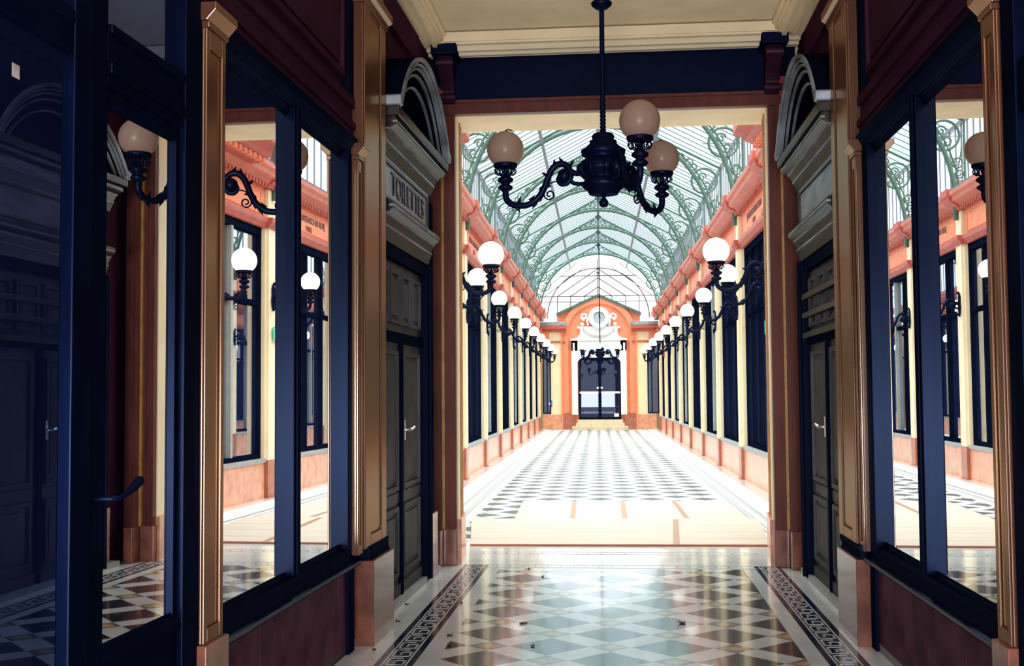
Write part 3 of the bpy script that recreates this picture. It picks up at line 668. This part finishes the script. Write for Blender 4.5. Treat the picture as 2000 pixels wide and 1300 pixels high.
def pilaster(sg, i, y):
    fr = FA[sg]; sx = -sg; sd = 'left' if sg < 0 else 'right'
    t = thing('pilaster', 'cream pilaster on red marble base, %s from the opening, %s side of the passage' % (ORD[i], sd), 'pilaster', fr, 0, y, 0, 'cream pilasters along the %s side' % sd)
    h = .17
    B(-.3, .07, -h-.03, h+.03, 0, .06).build('plinth', 'stone_edge', t, sx=sx)
    B(-.3, .05, -h-.01, h+.01, .06, Bt-.03).build('base_block', 'stone_edge', t, sx=sx)
    m = MB(); m.box(-.3, .0, -h-.03, h+.03, Bt-.03, WZ); m.box(0, .04, -h, h, Bt-.03, WZ); m.box(.04, .05, -h, -h+.04, Bt, WZ); m.box(.04, .05, h-.04, h, Bt, WZ); m.build('shaft', 'cream2', t, sx=sx)
    MB().ext([(-.3, WZ), (.06, WZ), (.08, WZ+.05), (.12, WZ+.09), (.12, WZ+.16), (-.3, WZ+.16)], 'y', -h-.04, h+.04).build('capital', 'terra_dk', t, sx=sx)
    B(-.3, .04, -h, h, WZ+.16, 4.75).build('frieze_block', 'cream2', t, sx=sx)
    m = MB(); m.ext([(-.3, 4.75), (.07, 4.75), (.1, 4.82), (.24, 4.9), (.26, 4.96), (.29, 5.0), (.29, 5.12), (-.3, 5.12)], 'y', -h-.06, h+.06); m.build('cornice_block', 'terra_dk', t, sx=sx)
    return t
for sg in (-1, 1):
    sd = 'left' if sg < 0 else 'right'; fr = FA[sg]; sx = -sg
    # backing wall
    o = B(-.6, -.3, 11.8, YEND+.6, 0, 4.95).build('wall_passage_'+sd, 'cream2', sx=sx); fr.place(o, 0, 0, 0); struct(o)
    ys = [Y0+DY*i for i in range(NB)]
    for i, y in enumerate(ys): pilaster(sg, i, y)
    for i in range(NB-1): shopfront(sg, i, ys[i]+.202, ys[i+1]-.202)
    # architrave and cornice
    m = MB(); m.ext([(-.3, WZ), (.0, WZ), (.02, WZ+.05), (.05, WZ+.08), (.05, WZ+.15), (-.3, WZ+.15)], 'y', 11.8, YEND)
    o = m.build('trim_%d' % (10 if sg < 0 else 11), 'terra_dk', sx=sx); fr.place(o, 0, 0, 0); struct(o)
    m = MB(); m.ext([(-.3, 4.75), (.02, 4.75), (.03, 4.79), (.08, 4.82), (.1, 4.86), (.2, 4.9), (.21, 4.97), (.25, 5.0), (.25, 5.07), (-.3, 5.07)], 'y', 11.8, YEND)
    o = m.build('trim_%d' % (12 if sg < 0 else 13), 'terra_mid', sx=sx); fr.place(o, 0, 0, 0); struct(o)
    m = MB()
    for k in range(int((YEND-13)/.13)):
        y = 13+k*.13; m.box(.03, .085, y, y+.07, 4.75, 4.815)
    d = m.build('dentils', 'terra_dk', o, sx=sx)
    m = MB(); m.box(-.3, .23, 11.8, YEND, 5.07, 5.11); o2 = m.build('flashing', 'bar_white', o, sx=sx)
    # corner pier behind the portal, carrying the first lamp
    t = thing('corner_pier', 'cream corner pier tucked behind the %s jamb of the opening' % sd, 'pier', fr, 0, 12.4)
    B(-.3, .66, -.1, .82, 0, .65).build('base', 'stone_edge', t, sx=sx); B(-.3, .64, -.1, .82, .65, 4.4).build('shaft', 'cream2', t, sx=sx)
    t = thing('attic_cornice', 'projecting brick red cornice block high beside the %s end of the opening' % sd, 'cornice', fr, 0, 12.4, 4.93)
    MB().ext([(-.1, .0), (.37, .0), (.40, .05), (.52, .1), (.55, .15), (.66, .17), (.68, .2), (.68, .32), (.6, .36), (-.1, .62)], 'y', -.4, 3.66).build('moulding', 'terra_dk', t, sx=sx)
    m = MB()
    for k in range(22): m.box(.36, .43, -.3+k*.18, -.2+k*.18, -.02, .05)
    m.build('dentils', 'terra', t, sx=sx)
    # first bay strip between pier and first pilaster handled by the pilaster itself
# ---- wall lamps
def sconce():
    r = thing('wall_lamp', '', 'wall lamp', F0, 0, 0, 3.33)
    off = -.13
    m = MB(); m.lathe([(.0005, 0)]+[(.05, .005), (.05, .02), (.03, .035), (.0005, .04)], (0, 0, 0), 12)
    pl = MB(); pl.ext([(0, -.02), (-.045, -.1), (-.03, -.2), (-.06, -.27), (-.035, -.36), (0, -.44), (.035, -.36), (.06, -.27), (.03, -.2), (.045, -.1)], 'x', -.002, .025)
    for a, b_ in ((-.02, 0), (-.2, 0), (-.4, 0)): pl.ball((.03, b_, a), .028, 8)
    pl.tube([(.02, 0, -.2), (.09, 0, -.2)], .03, 10)
    pl.build('wall_plate', 'iron', r)
    a = build_arm(r, .73, .148, 'lit', .14); a.location = (off, 0, 0)
    return r
proto = sconce(); first = True
for sg in (-1, 1):
    sd = 'left' if sg < 0 else 'right'; fr = FA[sg]
    for i in range(NB+0):
        if first: o = proto; first = False
        else: o = copy_tree(proto)
        if i == 0: x, y, z = fr.ox-sg*.64, 13.08, 3.17
        else: x, y, z = fr.ox-sg*.05, Y0+DY*i, 3.33
        o.location = (x, y, z); o.rotation_euler = (0, 0, 0 if sg < 0 else pi)
        o['label'] = ('nearest and largest lit globe lamp on the %s side of the passage' % sd) if i == 0 else 'lit white globe wall lamp, %s from the opening on the %s side' % (ORD[i], sd)
        o['group'] = 'globe lamps along the %s side of the passage' % sd

# ================================================================== GLASS ROOF
RIDGE, EAVE, HS, AZ, AH, AW = 7.76, 6.4, 2.6, 4.95, 2.4, 2.42
def rz(x): return RIDGE-(RIDGE-EAVE)*abs(x)/HS
def bar(m, p, q, w_, h):  # rectangular bar in x-z plane pieces
    m.tube([p, q], w_, 4)
tr = thing('roof_truss', '', 'roof truss', F0, XC, Y0, 0)
m = MB(); pts = [(AW*cos(pi*k/36), 0, AZ+AH*sin(pi*k/36)) for k in range(37)]; m.tube([(AW, 0, 4.6)]+pts+[(-AW, 0, 4.6)], .045, 6)
pts2 = [((AW+.09)*cos(pi*k/36), 0, AZ+(AH+.07)*sin(pi*k/36)) for k in range(37)]; m.tube(pts2, .018, 5); m.build('arch', 'iron_green', tr)
for sg in (-1, 1):
    MB().tube([(0, 0, RIDGE-.02), (sg*HS, 0, EAVE-.02)], .028, 6).build('rafter', 'iron_green', tr)
    MB().tube([(sg*HS, 0, 5.05), (sg*HS, 0, EAVE)], .025, 6).build('post', 'iron_green', tr)
    MB().tube([(sg*1.86, 0, 6.1), (sg*HS, 0, 6.1)], .008, 5).build('tie_rod', 'bar_white', tr)
    m = MB()
    def ring(x, z, r, th=.019, n=18): m.tube([(sg*(x+r*cos(2*pi*k/n)), 0, z+r*sin(2*pi*k/n)) for k in range(n)], th, 5, closed=True)
    def curl(x, z, r, a0, tn, th=.018): m.tube([(sg*p[0], 0, p[2]) for p in spiral(x, z, r, r*.25, a0, tn, 18)], th, 5)
    ring(2.25, 6.12, .27, .026); curl(2.2, 6.2, .1, 0, 1.3); curl(2.3, 6.02, .1, pi, 1.3); 
    m.tube([(sg*2.55, 0, 5.9), (sg*2.5, 0, 5.6), (sg*2.42, 0, 5.35)], .013, 5)
    for x, z, r in ((2.47, 5.62, .09), (2.5, 5.42, .07), (2.5, 5.24, .06), (1.93, 6.52, .09), (1.76, 6.66, .07), (.0001, 7.5, .0)):
        if r: ring(x, z, r, .016); curl(x, z, r*.7, pi/2, 1.0, .012)
    curl(2.02, 6.44, .1, pi, 1.2); 
    m.tube([(sg*a, 0, b_) for a, b_ in ((1.95, 6.38), (1.7, 6.68), (1.45, 6.9))], .01, 5)
    for x, r in ((.15, .085), (.33, .075), (.49, .06), (.63, .045)): 
        zz = (rz(x)+AZ+AH*sqrt(1-(x/AW)**2))/2+.02; ring(x, zz, r, .016); curl(x, zz, r*.7, 0, 1.0, .012)
    m.build('scrollwork', 'iron_green', tr)
MB().ball((0, 0, RIDGE-.12), .06, 10).box(-.1, .1, -.08, .08, RIDGE-.05, RIDGE-.01).build('apex_boss', 'iron_green', tr)
ribs = [Y0+DY*i-.0 for i in range(NB)]
for i, y in enumerate(ribs):
    o = tr if i == 0 else copy_tree(tr)
    o.location = (XC, y, 0); o['label'] = 'green iron arched roof truss with scrollwork, %s from the opening' % ORD[i]; o['group'] = 'iron trusses of the glass roof'
for sg in (-1, 1):
    sd = 'left' if sg < 0 else 'right'
    t = MB().box(-.03, .03, 0, 38, -.04, .04).build('purlin', 'iron_grey'); t.location = (XC+sg*1.22, 13.0, rz(1.22)-.085)
    tag(t, 'long grey iron purlin running along the %s slope of the glass roof' % sd, 'purlin')
t = B(-.04, .04, 0, 38.4, -.03, .05).build('ridge_beam', 'iron_grey'); t.location = (XC, 12.9, RIDGE+.03); tag(t, 'grey ridge beam at the top of the glass roof', 'beam')
# glazing of slopes and clerestory, bay by bay
wn = 1; pr = {}
for i in range(NB):
    ya = Y0+DY*(i-1) if i else 12.0; yb = Y0+DY*i
    if i == NB-1: pass
    for sg in (-1, 1):
        L = yb-ya
        key = (sg, 0 if i else 1)
        if key in pr:
            a, b_ = copy_tree(pr[key][0]), copy_tree(pr[key][1])
        else:
            a = bpy.data.objects.new('window', None); COL.objects.link(a); b_ = bpy.data.objects.new('window', None); COL.objects.link(b_)
            m = MB(); e0, e1 = (0, RIDGE+.03), (sg*(HS+.05), EAVE+.005)
            m.ext([e0, e1, (e1[0], e1[1]+.008), (e0[0], e0[1]+.008)], 'y', 0, L); m.build('pane', 'roofglass', a)
            m = MB(); n = max(2, round(L/.39))
            for k in range(n): m.tube([(0, L*(k+.5)/n, RIDGE+.02), (sg*(HS+.05), L*(k+.5)/n, EAVE)], .011, 4)
            m.build('glazing_bars', 'bar_white', a)
            B(sg*(HS+.02), sg*(HS+.028), 0, L, 5.08, EAVE).build('pane', 'clearglass', b_)
            m = MB()
            for k in range(n): m.box(sg*(HS-.01), sg*(HS+.018), L*(k+.5)/n-.012, L*(k+.5)/n+.012, 5.08, EAVE)
            m.box(sg*(HS-.02), sg*(HS+.06), 0, L, EAVE-.03, EAVE+.03)
            m.build('glazing_bars', 'iron_grey', b_)
            pr[key] = (a, b_)
        for q in (a, b_):
            q.location = (XC, ya, 0); q.name = 'window_%d' % wn; wn += 1; struct(q)
# closing glazing between last truss and the gable
for sg in (-1, 1):
    L = YEND-(Y0+DY*(NB-1))
    if L > .2:
        m = MB(); m.ext([(0, RIDGE+.03), (sg*(HS+.05), EAVE+.005), (sg*(HS+.05), EAVE+.013), (0, RIDGE+.038)], 'y', 0, L); m.box(sg*(HS+.02), sg*(HS+.028), 0, L, 5.08, EAVE)
        a = m.build('window_%d' % wn, 'roofglass'); wn += 1; a.location = (XC, Y0+DY*(NB-1), 0); struct(a)

# ================================================================== END OF THE PASSAGE
Wp = lambda px_, py_: ((px_-1168)/44.36+.0, 1.6+(767-py_)/44.36)
# gable screen of thin bars
t = thing('gable_screen', 'thin rust tinted iron bars of the glazed gable at the far end', 'screen', F0, .05, YEND+.25, 0)
m = MB()
def ln(a, b_, r=.026): m.tube([(Wp(*a)[0], 0, Wp(*a)[1]), (Wp(*b_)[0], 0, Wp(*b_)[1])], r, 5)
ln((1050, 577), (1286, 577)); ln((1050, 588), (1286, 588), .022)
for x in (1088, 1114, 1141, 1195, 1222, 1248): ln((x, 577), (x, 632), .022)
ln((1168, 505), (1168, 577), .03)
for ay, bx in ((523, 80), (541, 54), (559, 27)): ln((1168, ay), (1168-bx, 577)); ln((1168, ay), (1168+bx, 577))
for ay, bx in ((508, 106), (500, 122)): ln((1168-(bx-80), ay+12), (1168-bx, 577), .02); ln((1168+(bx-80), ay+12), (1168+bx, 577), .02)
ln((1093, 537), (1243, 537), .026)
m.build('bars', 'iron_pink', t)
m = MB(); m.tube([(AW*.93*cos(pi*k/30), 0, 4.9+AH*.93*sin(pi*k/30)) for k in range(31)], .03, 5); m; m = m.build('arch', 'iron_pink', t)
m = MB(); m.lathe([(.01, 0), (.05, .03), (.12, .12), (.02, .14)], (0, 0, Wp(0, 537)[1]+.05), 12); m.build('boss', 'iron_grey', t)
# end wall
ew = B(-2.9, 3.0, 0, .5, 0, 4.6).build('wall_back', 'cream2'); ew.location = (0, YEND+.61, 0); struct(ew)
def arcpts(cx0, cz0, rx, rz_, a0, a1, n=30): return [(cx0+rx*cos(a0+(a1-a0)*k/n), cz0+rz_*sin(a0+(a1-a0)*k/n)) for k in range(n+1)]
E0 = YEND+.3
t = thing('entrance_portal', 'terracotta arched portal with white stone surround and clock at the far end', 'portal', F0, .06, E0, 0)
hw = 1.6; sp = 4.15
cpoly = [(-hw, 0), (-hw, sp)] + [(p[0], p[1]) for p in arcpts(0, sp, hw, 1.62, pi, 0)] + [(hw, 0)]
MB().ext(cpoly, 'y', -.25, .3).build('arch_wall', 'terra', t)
inner = arcpts(0, sp, hw-.22, 1.38, pi, 0); outer = arcpts(0, sp, hw+.02, 1.64, pi, 0)
m = MB()
for a, b_ in zip(range(30), range(1, 31)): m.ext([inner[a], inner[b_], outer[b_], outer[a]], 'y', -.36, -.25)
m.build('arch_band', 'terra', t)
for sg in (-1, 1):
    B(sg*(hw-.26), sg*(hw+.04), -.34, -.25, .7, sp).build('side_band', 'terra', t)
    B(sg*1.1, sg*(hw+.06), -.38, -.25, 0, .68).build('base', 'stone_edge', t)
# gable roof over portal
m = MB(); g0, g1 = (0, 5.93), (1.85, 5.1)
m.ext([(0, 5.83), (1.82, 5.02), (1.82, 4.6), (-1.82, 4.6), (-1.82, 5.02)], 'y', -.2, .3); m.build('gable', 'terra', t)
m = MB()
for sg in (-1, 1): m.ext([(0, 5.84), (sg*1.86, 5.0), (sg*1.86, 5.12), (0, 5.96)], 'y', -.42, .3)
m.build('gable_roof_edge', 'iron_green', t)
# white surround
sw = 1.2
m = MB()
for sg in (-1, 1):
    m.box(sg*.94, sg*sw, -.42, -.25, .65, 3.9); m.box(sg*1.06, sg*1.14, -.45, -.42, .7, 3.8)
m.box(-sw, sw, -.42, -.25, 3.45, 3.95); m.box(-sw-.04, sw+.04, -.47, -.25, 3.9, 3.98)
m.ext([(-.94, 2.95), (-.94, 3.46), (.94, 3.46), (.94, 2.95), (.86, 3.08), (.74, 3.15), (-.74, 3.15), (-.86, 3.08)], 'y', -.42, -.25)
m.build('white_surround', 'white', t)
m = MB()
m.ext([(-sw+.05, 3.98), (-.95, 4.03), (-.82, 4.2), (-.8, 4.42), (-.95, 4.44), (-.95, 4.52), (.95, 4.52), (.95, 4.44), (.8, 4.42), (.82, 4.2), (.95, 4.03), (sw-.05, 3.98)], 'y', -.40, -.25)
for sg in (-1, 1):
    m.ball((sg*.72, -.42, 4.62), .08, 10); m.tube([(sg*.74, -.42, 4.5), (sg*.76, -.42, 4.2), (sg*.7, -.42, 4.02)], [.09, .07, .04], 8)
    m.tube([(sg*p[0], -.42, p[2]) for p in spiral(.62, 4.95, .16, .05, -pi/2, 1.2)], .045, 6)
    m.tube([(sg*.45, -.42, 4.55), (sg*.5, -.42, 4.75), (sg*.47, -.42, 4.9)], .05, 6)
m.tube([(.62*cos(a), -.46, 4.5-.36*sin(a)) for a in [pi*k/16 for k in range(17)]], [.04+.03*sin(pi*k/16) for k in range(17)], 8)
m.build('carved_pediment', 'white', t)
ck = thing('clock', 'round white clock above the far entrance door', 'clock', F0, .08, E0-.42, 4.9)
def disc(r, y0, y1, n=32): return MB().ext([(r*cos(2*pi*k/n), r*sin(2*pi*k/n)) for k in range(n)], 'y', y0, y1)
m = MB(); n = 36
for k in range(n):
    a, b_ = 2*pi*k/n, 2*pi*(k+1)/n; m.ext([(.26*cos(a), .26*sin(a)), (.26*cos(b_), .26*sin(b_)), (.46*cos(b_), .46*sin(b_)), (.46*cos(a), .46*sin(a))], 'y', -.1, .15)
m.tube([(.44*cos(2*pi*k/36), -.1, .44*sin(2*pi*k/36)) for k in range(36)], .03, 6, closed=True); m.tube([(.28*cos(2*pi*k/36), -.1, .28*sin(2*pi*k/36)) for k in range(36)], .02, 6, closed=True)
m.build('ring', 'white', ck)
disc(.26, -.06, .15).build('dial', mat('grey_dial', (.45, .47, .52), .5), ck)
m = MB()
for k in range(12):
    a = 2*pi*k/12; m.tube([(.2*cos(a), -.065, .2*sin(a)), (.245*cos(a), -.065, .245*sin(a))], .008, 4)
m.build('hour_marks', 'letter', ck)
m = MB(); m.tube([(0, -.07, 0), (.0, -.07, .18)], .009, 4); m.tube([(0, -.07, 0), (.11, -.07, -.02)], .011, 4); m.build('hands', 'letter', ck)
# entrance door
dr = thing('entrance_door', 'dark glass double door with white push bars at the top of the end steps', 'door', F0, .08, E0-.40, .44)
dp = lambda a, b_, i: [(a, 0), (a, 2.45-i), (a+.12 if a < 0 else a, 2.68-i)]
for sg in (-1, 1):
    po = [(sg*.015, 0), (sg*.92, 0), (sg*.92, 2.5), (sg*.88, 2.6), (sg*.8, 2.68), (sg*.7, 2.7), (sg*.015, 2.7)]
    lf = MB().ext(po, 'y', .05, .13).build('leaf', 'navy_dark', dr)
    MB().ext([(sg*.07, .1), (sg*.86, .1), (sg*.86, 2.48), (sg*.82, 2.56), (sg*.74, 2.62), (sg*.07, 2.62)], 'y', .035, .05).build('pane', 'end_glass', lf)
    B(sg*.06, sg*.88, -.03, .03, 1.14, 1.22).build('push_bar', 'steel', lf)
    MB().ball((sg*.09, -.0, 1.38), .05, 10).build('knob', 'white', lf)
B(-.03, .03, .0, .14, 0, 2.7).build('meeting_stile', 'navy_dark', dr)
B(.62, .82, .02, .035, .12, .26).build('notice', 'white', dr)
# steps
st = thing('stone_steps', 'pale stone steps below the far entrance door', 'steps', F0, .08, E0-.4, 0)
for w_, d, z in ((1.2, 1.15, .16), (1.05, .8, .30), (.98, .45, .44)): B(-w_, w_, -d, .1, z-.15 if z > .2 else 0, z).build('step', mat('pale_step_stone', (.75, .62, .45), .5, var=.1), st)
# side towers
for sg in (-1, 1):
    sd = 'left' if sg < 0 else 'right'
    t = thing('end_pavilion', 'cream end wall section with brick red cornice on the %s of the far portal' % sd, 'wall section', F0, .06, E0, 0)
    B(sg*1.61, sg*2.48, -.35, 0, .65, 4.45).build('wall', 'cream2', t)
    B(sg*1.61, sg*2.48, -.38, -.0, 0, .65).build('base', 'stone_pink', t)
    m = MB(); m.box(sg*1.6, sg*1.66, -.42, 0, 0, 4.3); m.build('red_pilaster', 'terra', t)
    m = MB(); m.box(sg*1.45, sg*2.6, -.4, 0, 3.82, 3.88); m.ext([(-.35, 4.28), (-.42, 4.28), (-.45, 4.38), (-.62, 4.42), (-.62, 4.55), (-.35, 4.55)], 'x', sg*1.42, sg*2.62); m.build('cornice', 'terra_dk', t)
    B(sg*1.4, sg*2.6, -.6, 0, 4.56, 4.72).build('lead_roof', 'lead', t)
    B(sg*2.18, sg*2.5, -.40, -.33, 3.88, 4.28).build('red_panel', 'terra', t)
    n_ = thing('side_window', 'tall narrow dark window beside the far portal on the %s' % sd, 'window', F0, .06+sg*(2.3 if sg < 0 else 2.35), E0-.36, .7)
    w2 = .13 if sg < 0 else .2
    m = MB().box(-w2-.05, w2+.05, -.04, 0, 0, .05).box(-w2-.05, w2+.05, -.04, 0, 3.05, 3.1).box(-w2-.05, -w2, -.04, 0, .05, 3.05).box(w2, w2+.05, -.04, 0, .05, 3.05); m.build('frame', 'navy', n_)
    B(-w2, w2, -.015, .0, .05, 3.05).build('pane', 'mirror_dim', n_)
t = thing('notice_sign', 'small blue and white sign on the cream wall left of the far door', 'sign', F0, Wp(1075, 790)[0], E0-.36, 1.0)
B(-.09, .09, -.02, 0, 0, .28).build('plate', 'blue_sign', t); B(-.05, .05, -.025, -.02, .08, .22).build('pictogram', 'white', t)
t = thing('exit_sign', 'small green exit sign fixed below the %s lamp on the right side' % 'second', 'sign', FA[1], .06, Y0+DY*1+.0, 2.55)
B(0, .03, -.02, .22, -.1, .1).build('plate', 'green_sign', t, sx=-1); B(.03, .033, .02, .1, -.05, .05).build('pictogram', 'white', t, sx=-1)
t = thing('red_notice', 'small red plate far along the right side near the last lamps', 'sign', FA[1], .04, Y0+DY*8, 2.95)
B(0, .04, -.16, .16, 0, .4).build('plate', 'red_sign', t, sx=-1)

# ================================================================== DEAD LEAVES ON THE FLOOR
lv = [(1022, 1218), (1333, 1217), (876, 1241), (878, 1260), (902, 1178), (795, 1181), (778, 1214), (1040, 1262), (880, 1242), (1033, 1111), (1060, 1126), (731, 1269)]
def floorpt(u, v):
    d = (u-1000)/FPX*RX-(v-650)/FPX*UX+D; k = -1.6/d.z; return d.x*k, d.y*k
for i, (u, v) in enumerate(lv):
    x, y = floorpt(u, v); m = MB(); r = .032 if i < 2 else .02; rn = random.Random(i)
    pts = [(r*(.6+.5*rn.random())*cos(2*pi*k/7), .6*r*(.6+.5*rn.random())*sin(2*pi*k/7)) for k in range(7)]
    m.ext(pts, 'z', 0.001, .007); m.tube([(0, 0, .006), (r, .3*r, .014)], .002, 4)
    o = m.build('dry_leaf', 'leaf'); o.location = (x, y, .002); o.rotation_euler = (0, 0, rn.random()*6)
    where = ['largest crumpled dry leaf on the tiles left of centre', 'crumpled dry leaf on the tiles right of centre'][i] if i < 2 else 'small dark scrap of dry leaf lying on the marble floor'
    tag(o, where, 'leaf', 'dry leaf scraps on the vestibule floor')
